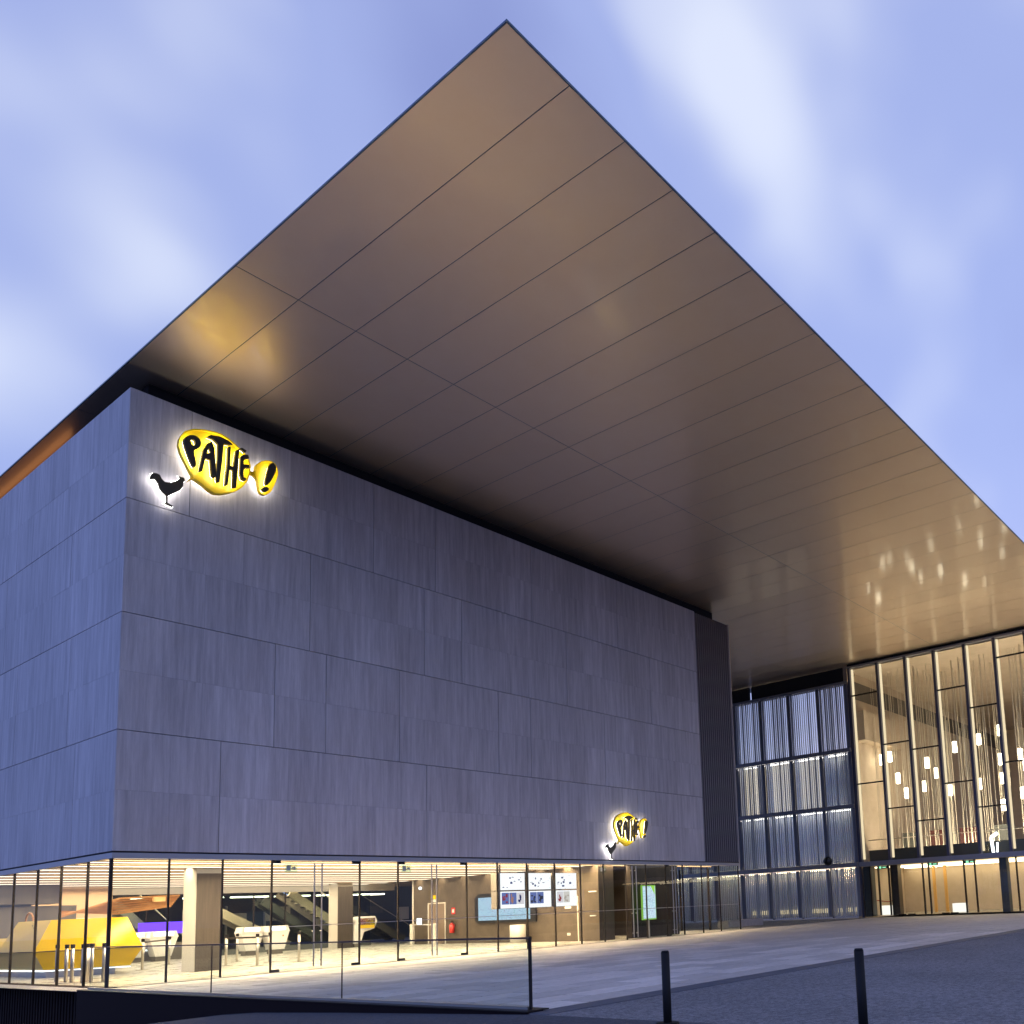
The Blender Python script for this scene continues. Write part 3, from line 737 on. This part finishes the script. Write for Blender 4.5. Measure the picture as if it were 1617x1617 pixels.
# ================================================================== SIGNS
SH = {
 'bubble': (0.4, [(1.49,2.47),(1.56,2.65),(1.68,2.86),(1.95,3.06),(2.26,3.18),(2.61,3.26),(2.93,3.3),(3.22,3.23),(3.5,3.09),(3.77,2.93),(3.99,2.75),(4.1,2.43),(4.08,2.1),(3.99,1.77),(3.8,1.43),(3.6,1.21),(3.31,1.01),(2.99,0.84),(2.75,0.78),(2.55,0.85),(2.35,0.97),(2.14,1.06),(2.0,1.1),(1.81,0.91),(1.97,1.18),(1.84,1.4),(1.68,1.68),(1.54,1.93),(1.46,2.2)]),
 'tail': (0.4, [(4.03,2.27),(4.11,2.24),(4.23,2.26),(4.32,2.41),(4.41,2.13),(4.35,1.99),(4.22,2.09),(4.05,2.13)]),
 'small': (0.4, [(4.27,2.49),(4.42,2.71),(4.64,2.89),(4.9,2.97),(5.12,2.88),(5.21,2.58),(5.16,2.33),(5.05,1.98),(4.9,1.6),(4.66,1.42),(4.49,1.45),(4.42,1.63),(4.39,1.87),(4.31,2.09)]),
 'P': (0.75, [(1.49,2.32),(1.6,2.52),(1.8,2.66),(2.0,2.67),(2.12,2.52),(2.12,2.35),(2.01,2.18),(1.85,2.08),(1.99,1.56),(1.92,1.4),(1.84,1.46),(1.67,1.82)], [(1.75,2.41),(1.82,2.49),(1.9,2.47),(1.93,2.35),(1.87,2.25),(1.79,2.28)]),
 'A': (0.75, [(2.09,1.32),(2.2,2.21),(2.35,2.55),(2.5,2.69),(2.6,2.46),(2.7,1.4),(2.62,1.26),(2.53,1.34),(2.46,1.94),(2.29,1.92),(2.19,1.39)], [(2.33,2.14),(2.4,2.41),(2.48,2.23)]),
 'T': (0.75, [(2.32,2.79),(2.46,2.93),(2.78,3.01),(3.1,2.97),(3.27,2.89),(3.15,2.81),(2.94,2.77),(2.89,2.0),(2.82,1.19),(2.73,1.15),(2.7,1.27),(2.72,2.16),(2.72,2.67),(2.54,2.79)]),
 'H': (0.75, [(3.09,2.71),(3.19,2.77),(3.19,1.99),(3.31,2.0),(3.4,2.7),(3.52,2.82),(3.49,2.02),(3.43,1.19),(3.31,1.15),(3.3,1.85),(3.18,1.84),(3.12,1.19),(3.03,1.13),(3.03,1.49),(3.08,1.95)]),
 'E': (0.75, [(3.57,2.5),(3.66,2.63),(3.86,2.71),(3.9,2.57),(3.74,2.47),(3.69,2.37),(3.7,2.25),(3.89,2.31),(3.93,2.18),(3.73,2.11),(3.69,1.92),(3.7,1.72),(3.83,1.71),(3.77,1.6),(3.63,1.6),(3.56,1.78)]),
 'accent': (0.75, [(3.53,2.84),(3.63,2.9),(3.8,2.84),(3.73,2.74)]),
 'bang': (0.75, [(4.7,2.67),(4.85,2.79),(5.0,2.61),(4.88,2.2),(4.69,1.8),(4.56,1.71),(4.54,1.88),(4.63,2.29)]),
 'dot': (0.75, [(4.42,1.5),(4.46,1.58),(4.55,1.65),(4.66,1.65),(4.7,1.6),(4.66,1.52),(4.56,1.44),(4.46,1.44)]),
 'rooster': (0.35, [(0.6,0.66),(0.64,0.8),(0.71,0.87),(0.81,0.89),(0.91,0.88),(0.98,0.75),(1.09,0.67),(1.28,0.71),(1.46,0.84),(1.6,1.0),(1.56,1.07),(1.64,1.06),(1.73,1.07),(1.77,0.98),(1.72,0.88),(1.71,0.72),(1.62,0.54),(1.47,0.4),(1.31,0.26),(1.21,0.16),(1.2,-0.09),(1.4,-0.16),(1.37,-0.2),(1.19,-0.17),(1.1,-0.13),(1.16,-0.07),(1.14,0.17),(1.01,0.26),(0.92,0.37),(0.87,0.54),(0.77,0.65),(0.68,0.62),(0.62,0.59)]),
}
def shape(name, poly, hole, y0, y1, mt, parent, T, bev=0., inset=0., of=None):
    """filled outline (with optional hole) from depth y0 (front) to y1 (back), as a curve turned to mesh"""
    cu = bpy.data.curves.new(name, 'CURVE'); cu.dimensions = '2D'; cu.fill_mode = 'BOTH'
    th = abs(y1-y0)*T[2]; cu.extrude = max(th/2-bev, .001); cu.bevel_depth = bev; cu.bevel_resolution = 1; cu.offset = inset-bev if (inset or bev) else 0
    for pl in ([poly, hole] if hole else [poly]):
        sp = cu.splines.new('POLY'); sp.points.add(len(pl)-1); sp.use_cyclic_u = True
        for p_, q in zip(sp.points, pl): p_.co = (q[0]*T[2], q[1]*T[2], 0, 1)
    tmp = bpy.data.objects.new('tmp', cu); C.objects.link(tmp)
    dg = bpy.context.evaluated_depsgraph_get(); me = bpy.data.meshes.new_from_object(tmp.evaluated_get(dg))
    bpy.data.objects.remove(tmp); bpy.data.curves.remove(cu)
    me.transform(Matrix.Rotation(R(90), 4, 'X')); me.name = name; me.materials.clear()
    o = link(name, me, mt, parent, (T[0]-parent.location.x, -(y0+y1)/2*T[2]-parent.location.y, T[1]-parent.location.z))
    if of is not None: o.parent = of; o.location = o.location - of.location
    return o
def spline_soft(poly, n=3):
    """round a polygon by corner cutting"""
    for _ in range(2):
        q = []
        for a, b in zip(poly, poly[1:]+poly[:1]):
            q.append((a[0]*.75+b[0]*.25, a[1]*.75+b[1]*.25)); q.append((a[0]*.25+b[0]*.75, a[1]*.25+b[1]*.75))
        poly = q
    return poly
def make_sign(ox, oz, s, label, deep=1.0):
    t = thing('wall_sign', label, 'sign', (ox, 0, oz), 0, 'yellow speech bubble signs on the stone wall')
    T = (ox, oz, s)
    for nm, key in (('speech_bubble', 'bubble'), ('bubble_link', 'tail'), ('small_bubble', 'small')):
        pl = SH[key][1]
        if key == 'small': pl = spline_soft(pl)
        tray = shape(nm, pl, None, .40, .30, M['signyellow'], t, T, .0)
        # raised rim of the tray, built as a ring
        if key != 'tail':
            cx = sum(p[0] for p in pl)/len(pl); cz = sum(p[1] for p in pl)/len(pl)
            inner = [(cx+(p[0]-cx)*.955, cz+(p[1]-cz)*.955) for p in pl]
            shape('rim', pl, inner, .47, .402, M['signyellow'], t, T, .0, of=tray)
            shape('back_light', [(cx+(p[0]-cx)*.72, cz+(p[1]-cz)*.72) for p in pl], None, .29, .27, M['halo_b'], t, T, of=tray)
    for key, nm in (('P', 'letter_p'), ('A', 'letter_a'), ('T', 'letter_t'), ('H', 'letter_h'), ('E', 'letter_e'), ('accent', 'accent_mark'), ('bang', 'exclamation_mark'), ('dot', 'exclamation_dot')):
        d = SH[key]; pl = spline_soft(d[1]) if key in ('P', 'bang', 'dot') else d[1]
        hole = d[2] if len(d) > 2 else None
        lt = shape(nm, pl, hole, .75, .60, M['signdark'], t, T, .012)
        shape('letter_light', pl, hole, .598, .575, M['halow'], t, T, 0, -.012, of=lt)
    r = SH['rooster'][1]
    ro = shape('rooster', r, None, .35, .27, M['signdark'], t, T, 0)
    shape('rooster_light', r, None, .262, .245, M['halo'], t, T, 0, .02, of=ro)
    return t
M['halo_b'] = glow('bubble_back_light', (.92, .95, 1), 11)
make_sign(0, 12.8, 1.0, 'yellow speech bubble sign with dark letters and a rooster, high at the wall corner')
make_sign(23.65, .17, .78, 'smaller yellow speech bubble sign with rooster just above the entrance glass')

# the same logo printed small and dark on the counter's long side
for key, nm in (('P', 'logo_p'), ('A', 'logo_a'), ('T', 'logo_t'), ('H', 'logo_h'), ('E', 'logo_e'), ('rooster', 'logo_rooster')):
    d = SH[key]; o = shape(nm, d[1], d[2] if len(d) > 2 else None, 0, .01, M['signdark'], YC, (0, 0, .42))
    o.data.transform(Matrix.Rotation(R(-90), 4, 'Z')); o.rotation_euler = (0, R(26), 0)
    o.location = (1.50-3, 14.9-12, -3.40-FZ)
# ================================================================== LOBBY
WING = (1.053, (.661, 1.798, .141))
L = thing('lobby_building', 'tall glazed lobby wing with ribbed glass bays and hanging lamps, under the roof', 'building', (LX, -8, FZ))
LT = 16.45; LB = .10
mj = [-1.28, -3.86, -6.33, -8.77, -11.27, -13.61, -15.97, -18.4, -20.8]
for a, b in zip(mj, mj[1:]):
    box('glass_pane', LX+.1, LX+.13, b+.03, a-.03, LB, LT, M['glass'], L)
for j in mj:
    box('mullion', LX-.12, LX+.25, j-.10, j+.10, LB, LT, mat('blue_grey_mullion', (.11, .11, .16), .4, .4) if j == mj[0] else bpy.data.materials['blue_grey_mullion'], L)
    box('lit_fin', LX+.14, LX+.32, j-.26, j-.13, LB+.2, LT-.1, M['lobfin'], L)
tz = [(14.05, 6.55), (9.55, 4.26), (8.8, 3.03), (13.2, 5.75), (11.37, 3.64), (14.9, 6.8), (9.0, 4.0), (12.6, 5.2)]
for (a, b), zz in zip(zip(mj, mj[1:]), tz):
    for z in zz: box('transom', LX-.02, LX+.14, b+.10, a-.10, z-.05, z+.05, M['dark'], L)
box('head_frame', LX-.14, LX+.3, -22, -1.1, LT, LT+.14, M['fascia'], L)
box('head_recess', LX+.05, LX+.5, -22, -1.1, LT+.14, 16.80, M['dark'], L)
box('head_recess', LX+.6, LX+.9, -1.0, 9.0, 15.3, 16.80, M['joint'], L)
box('head_recess', LX+.6, LX+.9, 9.3, 24, 15.3, 16.80, M['joint'], L)
box('floor_band', LX-.16, LX+.4, -22, -1.1, -.28, .09, M['fascia'], L)
# ribbed glass bays
YB = [-1.1, 1.62, 4.55, 7.50, 10.35, 13.3, 16.2, 19.1, 22.0]
lev = [(.12, 4.62), (4.95, 9.35), (9.70, 15.2)]
rib_n = 12
def ribbed(y0, y1, z0, z1):
    mb = MB(); n = rib_n*6; p = []
    for i in range(n+1):
        t = i/n; a = abs(math.sin(math.pi*t*rib_n))
        p.append((LX+.02-.055*a, y0+(y1-y0)*t))
    for (xa, ya), (xb, yb) in zip(p, p[1:]): mb.quad((xa, ya, z0), (xb, yb, z0), (xb, yb, z1), (xa, ya, z1))
    return mb
for a, b in zip(YB, YB[1:]):
    for k, (z0, z1) in enumerate(lev+[(-4.30, -.32)]):
        smooth(part('ribbed_glass', ribbed(a+.42, b-.06, z0, z1), M['channel_top'] if k == 2 else M['channel'], L))
        fn = MB()
        for q in range(rib_n+1):
            yq = a+.42+(b-.06-a-.42)*q/rib_n
            wq = random.choice([.012, .02, .03, .045, .07])
            fn.box(LX-.045, LX+.05, yq-wq, yq+wq, z0, z1)
        part('glass_flanges', fn, M['flange'], L)['kind'] = 'stuff'
        # flat frosted leaf beside each ribbed leaf
        box('flat_leaf', LX+.0, LX+.04, a+.1, a+.40, z0, z1, mat('frosted_leaf', (.22, .23, .27), .35) if (a == YB[0] and k == 0) else bpy.data.materials['frosted_leaf'], L)
    box('post', LX-.04, LX+.22, a-.04, a+.04, -4.4, 15.3, bpy.data.materials['blue_grey_mullion'], L)
    for k, (z0, z1) in enumerate([(-4.3, -.3), (.1, 4.62), (4.95, 9.35)]):
        dm = MB(); n = 60; pts = [(LX+.85+.10*(math.sin(i*.8+a)+.6*math.sin(i*.37+2*a)), a+(b-a)*i/n) for i in range(n+1)]
        for (xa, ya), (xb, yb) in zip(pts, pts[1:]): dm.quad((xa, ya, z0), (xb, yb, z0), (xb, yb, z1), (xa, ya, z1))
        smooth(part('drape', dm, M['drape'], L))
        box('added_bay_fill', LX+.35, LX+.55, a+.3, b-.2, z1-.10, z1-.03, M['bay_cool'] if k else M['bay_warm'], L)  # fill emitter added out of sight behind the ledge to brighten the bay
for z, mt in ((4.78, M['fascia']), (9.52, M['fascia'])):
    box('ledge', LX-.22, LX+.3, -1.0, 22, z-.16, z+.16, mt, L)
box('ledge', LX-.2, LX+.3, -1.0, 22, -.28, .10, M['fascia'], L)
box('top_rail', LX-.1, LX+.3, -1.0, 22, 15.22, 15.42, M['fascia'], L)
for a, z0, cc, s_ in ((YB[3], 4.95, (1, .84, .58), 1.15), (YB[2], 4.95, (1, .86, .62), .8), (YB[1], 4.95, (1, .86, .62), .75)):
    box('lit_blind', LX+.70, LX+.72, a+.5, a+2.75, z0+.1, z0+4.3, glow('lit_blind_%d' % int(s_*100), cc, s_*1.9), L)
for a in YB[:4]:
    box('low_light', LX+.6, LX+.64, a+.5, a+2.6, -3.95, -3.6, glow('low_amber', (1, .8, .42), 1.6) if a == YB[0] else bpy.data.materials['low_amber'], L)
    box('high_light', LX+.6, LX+.64, a+.5, a+2.6, -1.15, -.9, M['low2'] if 'low2' in M else M.setdefault('low2', glow('high_amber', (1, .78, .5), .9)), L)
# black globe on the ledge post
GL = thing('globe_lamp', 'black globe fixture on the ledge between ribbed glass bays', 'lamp', (LX-.35, 1.5, .35))
def sphere(c, r, n=16):
    mb = MB(); 
    for i in range(n//2+1):
        for j in range(n):
            a = math.pi*i/(n//2); b = 2*math.pi*j/n
            mb.v.append((c[0]+r*math.sin(a)*math.cos(b), c[1]+r*math.sin(a)*math.sin(b), c[2]+r*math.cos(a)))
    for i in range(n//2):
        for j in range(n):
            mb.f.append((i*n+j, i*n+(j+1) % n, (i+1)*n+(j+1) % n, (i+1)*n+j))
    return mb
smooth(part('globe', sphere((LX-.5, 1.55, .35), .38), M['black'], GL))
part('bracket', MB().tube((LX-.5, 1.55, .35), (LX+.0, 1.55, .35), .05, 8), M['black'], GL)
# lobby interior shell
box('side_wall', LX+.25, LX+46, -.95, -.6, FZ, 17.0, M['concrete'], L)
box('back_wall', LX+40, LX+40.3, -45, -.96, FZ, 17.0, M['concrete'], L)
box('ceiling', LX+.3, LX+40, -45, -.97, 16.35, 16.5, M['concrete'], L)
box('ceiling_slot', LX+.6, LX+40, -1.05, -.955, 14.1, 15.6, M['wallgrey'], L)
box('wall_box', LX+1, LX+9, -1.9, -.96, 10.4, 12.9, M['concrete'], L)
box('gallery_floor', LX+1.2, LX+40, -45, -.97, -.28, .05, M['concrete'], L)
box('gallery_parapet', LX+2.2, LX+2.3, -45, -1.0, .06, 1.1, M['dim'], L)
part('gallery_rail', MB().tube((LX+2.2, -45, 1.95), (LX+2.2, -1.0, 1.95), .04, 6), M['steel'], L)
for i, (y0, y1, cc) in enumerate([(-1.4, -3.0, 'dim'), (-3.9, -5.1, 'red'), (-6.6, -8.4, 'red'), (-9.4, -10.6, 'dim'), (-12.4, -14.6, 'dim'), (-16, -18, 'red')]):
    box('gallery_poster', LX+6, LX+6.1, y1-1, y0-1, .9, 2.6, M['dim'] if cc == 'dim' else (bpy.data.materials.get('dark_red') or mat('dark_red', (.05, .008, .008), .6)), L)
box('added_gallery_fill', LX+2.5, LX+3.3, -40, -3.6, .08, .22, glow('added_gallery_fill', (1, .82, .58), 50), L)  # fill emitter added unseen behind the parapet to brighten walls and ceiling
# ground floor of the lobby
box('wood_wall', LX+12, LX+12.2, -45, -12.5, FZ, -.3, M['lobwood'], L)
box('stone_wall', LX+9, LX+9.2, -12.4, -.97, FZ, -.3, M['concrete'], L)
for i in range(3):
    box('foyer_light', LX+2+i*3, LX+2.6+i*3, -30, -1.5, -.42, -.34, M['led2'], L)
gj = [-1.15, -2.0, -2.7, -3.6, -6.5, -7.0, -9.85, -10.7, -13.85, -14.6, -17.5, -20]
for a, b in zip(gj, gj[1:]):
    box('glass_pane', LX+.1, LX+.13, b+.03, a-.03, -4.30, -.30, M['glass'], L)
    box("mullion", LX-.0, LX+.2, b-.045, b+.045, -4.30, -.30, M['mull'], L)
box('column', LX+.3, LX+1.1, -1.9, -1.25, -4.4, -.3, M['dim'], L)
box('column', LX+.6, LX+1.3, -4.15, -3.5, -4.4, -.3, M['wallbrown'], L)
box('column', LX+.3, LX+1.0, -13.05, -12.5, -4.4, -.3, M['dim'], L)
for y in (-5.0, -6.0): box('wood_pillar', LX+6, LX+6.15, y-.12, y+.12, FZ, -.3, bpy.data.materials.get('orange_wood') or mat('orange_wood', (.75, .42, .12), .4), L)
for y in (-4.6, -5.4, -8.2, -8.9): box('door_mat', LX-.12, LX+.0, y-.3, y+.3, -4.31, -4.24, M['dark'], L)
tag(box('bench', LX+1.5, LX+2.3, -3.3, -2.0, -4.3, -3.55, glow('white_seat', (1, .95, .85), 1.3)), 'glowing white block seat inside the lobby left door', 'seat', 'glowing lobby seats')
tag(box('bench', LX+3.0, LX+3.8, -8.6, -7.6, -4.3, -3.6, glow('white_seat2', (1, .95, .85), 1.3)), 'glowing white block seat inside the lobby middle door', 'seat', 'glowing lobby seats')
tag(part('rope', MB().tube((LX+1.2, -1.9, -3.1), (LX+1.2, -2.9, -3.25), .035, 6).tube((LX+1.2, -2.9, -3.25), (LX+1.2, -3.9, -3.0), .035, 6), M['red']), 'red rope strung across the left lobby door', 'rope')
tag(box('yellow_cabinet', LX+11, LX+11.6, -15.9, -14.9, FZ, -2.6, M['dullyellow']), 'yellow cabinet against the wooden lobby wall', 'cabinet')
exit_sign_l = [(-3.0, 'left'), (-7.3, 'second'), (-10.3, 'third')]
for y, nm in exit_sign_l:
    t = thing('exit_sign', '%s green exit sign above the lobby doors' % nm, 'sign', (LX+.3, y, -.5), 0, 'emergency exit signs')
    box('plate', LX+.25, LX+.28, y-.45, y+.45, -.56, -.34, M['dim'], t)
    box('running_figure', LX+.24, LX+.249, y+.1, y+.32, -.54, -.36, M['green'], t)
    box('arrow', LX+.24, LX+.249, y-.32, y-.02, -.49, -.41, M['green'], t)
# white bent sculpture on the gallery edge
SC = thing('sculpture', 'small glowing white bent figure on the gallery edge', 'sculpture', (LX+.8, -12.1, .1))
part('body', MB().tube((LX+.8, -12.0, .15), (LX+.8, -11.9, 1.3), .12, 8).tube((LX+.8, -11.9, 1.3), (LX+.8, -12.4, 1.6), .13, 8).tube((LX+.8, -12.3, .15), (LX+.8, -12.35, .9), .08, 8), M['whiteled'], SC)

# pendants on long cords
PD = [(58,-1.8,9.0),(60,-1.7,9.5),(58,-3.2,7.2),(60,-3.0,6.1),(58,-5.9,8.2),(60,-4.7,6.5),(62,-5.1,7.8),(58,-8.4,9.2),(60,-7.0,5.9),(58,-10.2,5.9),(60,-9.8,9.9),(58,-12.1,7.7),(60,-11.5,6.4),(58,-12.0,4.0),(60,-11.6,10.4),(58,-13.6,4.8),(60,-13.1,8.2),(58,-14.0,7.0),(58,-16.5,8.6),(60,-16.2,6.0),(60,-18.5,9.5),(58,-19,7.0)]
ORD = ['first', 'second', 'third', 'fourth', 'fifth', 'sixth', 'seventh', 'eighth', 'ninth', 'tenth', 'eleventh', 'twelfth', 'thirteenth', 'fourteenth', 'fifteenth', 'sixteenth', 'seventeenth', 'eighteenth', 'nineteenth', 'twentieth', 'last but one', 'last']
pend0 = None
for i, (x, y, z) in enumerate(PD):
    rank = sorted(range(len(PD)), key=lambda k: -PD[k][1]).index(i)
    lb = '%s glowing cylinder pendant from the left in the glazed lobby' % ORD[rank]
    if pend0 is None:
        t = thing('pendant_lamp', lb, 'lamp', (x, y, z), 0, 'cylinder pendants in the lobby')
        smooth(part('glass_cylinder', MB().tube((x, y, z-.45), (x, y, z+.45), .185, 14), M['pendant'], t))
        part('cap', MB().tube((x, y, z+.451), (x, y, z+.54), .1, 10), M['steel'], t)
        part('cord', MB().tube((x, y, z+.54), (x, y, z+6), .018, 5), M['string'], t)
        pend0 = t
    else:
        c = copy_tree(pend0); c.location = placed((x, y, z)); c['label'] = lb
# curtain of cords, uncountable threads
cs = MB(); rg = random.Random(5)
for i in range(170):
    y = rg.uniform(-20, -1.5); x = rg.choice([56.5, 57.2, 58.6, 60.2]); zt_ = 16.3 if rg.random() < .75 else rg.uniform(10, 14); zb_ = rg.choice([.2, .2, 1.0, rg.uniform(3, 7)])
    r0 = rg.choice([.015, .02, .03])
    cs.tube((x, y, zb_), (x, y, zt_), r0, 4)
o = part('hanging_cords', cs, M['string']); o['label'] = 'curtain of thin pale cords hanging from the lobby ceiling'; o['kind'] = 'stuff'

WING = None
# ================================================================== OUTDOOR OBJECTS
# glass railing along the terrace edge
GR = thing('glass_railing', 'frameless glass railing with thin dark handrail along the terrace edge', 'railing', (-.6, -10, FZ))
ry = [-.3, -8.42, -14.66, -20.95]
for a, b in zip(ry, ry[1:]):
    box('glass_panel', -.62, -.58, b+.03, a-.03, FZ+.04, -3.20, M['rail_glass'], GR)
    box('joint_post', -.612, -.588, b-.010, b+.010, FZ+.02, -3.17, M['mull'], GR)
box('handrail', -.62, -.58, -20.98, -.25, -3.19, -3.155, mat('blue_black_rail', (.03, .03, .05), .4, .5), GR)
box('end_post', -.615, -.585, -21.01, -20.98, FZ+.02, -3.14, M['mull'], GR)
box('base_channel', -.66, -.54, -20.95, -.3, FZ+.036, FZ+.09, M['steel'], GR)

# bollards
BO = thing('bollard', 'black steel bollard, the left of the two, in front of the paving edge', 'bollard', (-2.2, -25.6, -4.33), 0, 'black bollards on the forecourt')
smooth(part('tube', MB().tube((-2.2, -25.6, -4.6), (-2.2, -25.6, -3.36), .062, 24).tube((-2.2, -25.6, -3.36), (-2.2, -25.6, -3.33), .062, 24, .05), M['dark'], BO, 0))
part('base_plate', MB().tube((-2.2, -25.6, -4.6), (-2.2, -25.6, -4.36), .17, 24), M['dark'], BO)
b2 = copy_tree(BO); b2.location = (-2.06, -28.68, -4.33); b2['label'] = 'black steel bollard, the right and nearer of the two'
BO.location.z = -4.33

# concrete bench before the ribbed glass
BN = thing('bench', 'long grey concrete block bench outside beyond the glass corner', 'bench', (44, 4.5, FZ))
box('seat_block', 41.3, 46.0, 3.6, 4.6, FZ, -4.02, M['bench'], BN, .02)

# ================================================================== bake the scale
seen = set()
for o in list(C.objects):
    if o.type == 'MESH' and o.data.name not in seen:
        seen.add(o.data.name); o.data.transform(Matrix.Scale(S, 4))
for o in list(C.objects):
    if o.type in ('MESH', 'EMPTY'): o.location = o.location * S
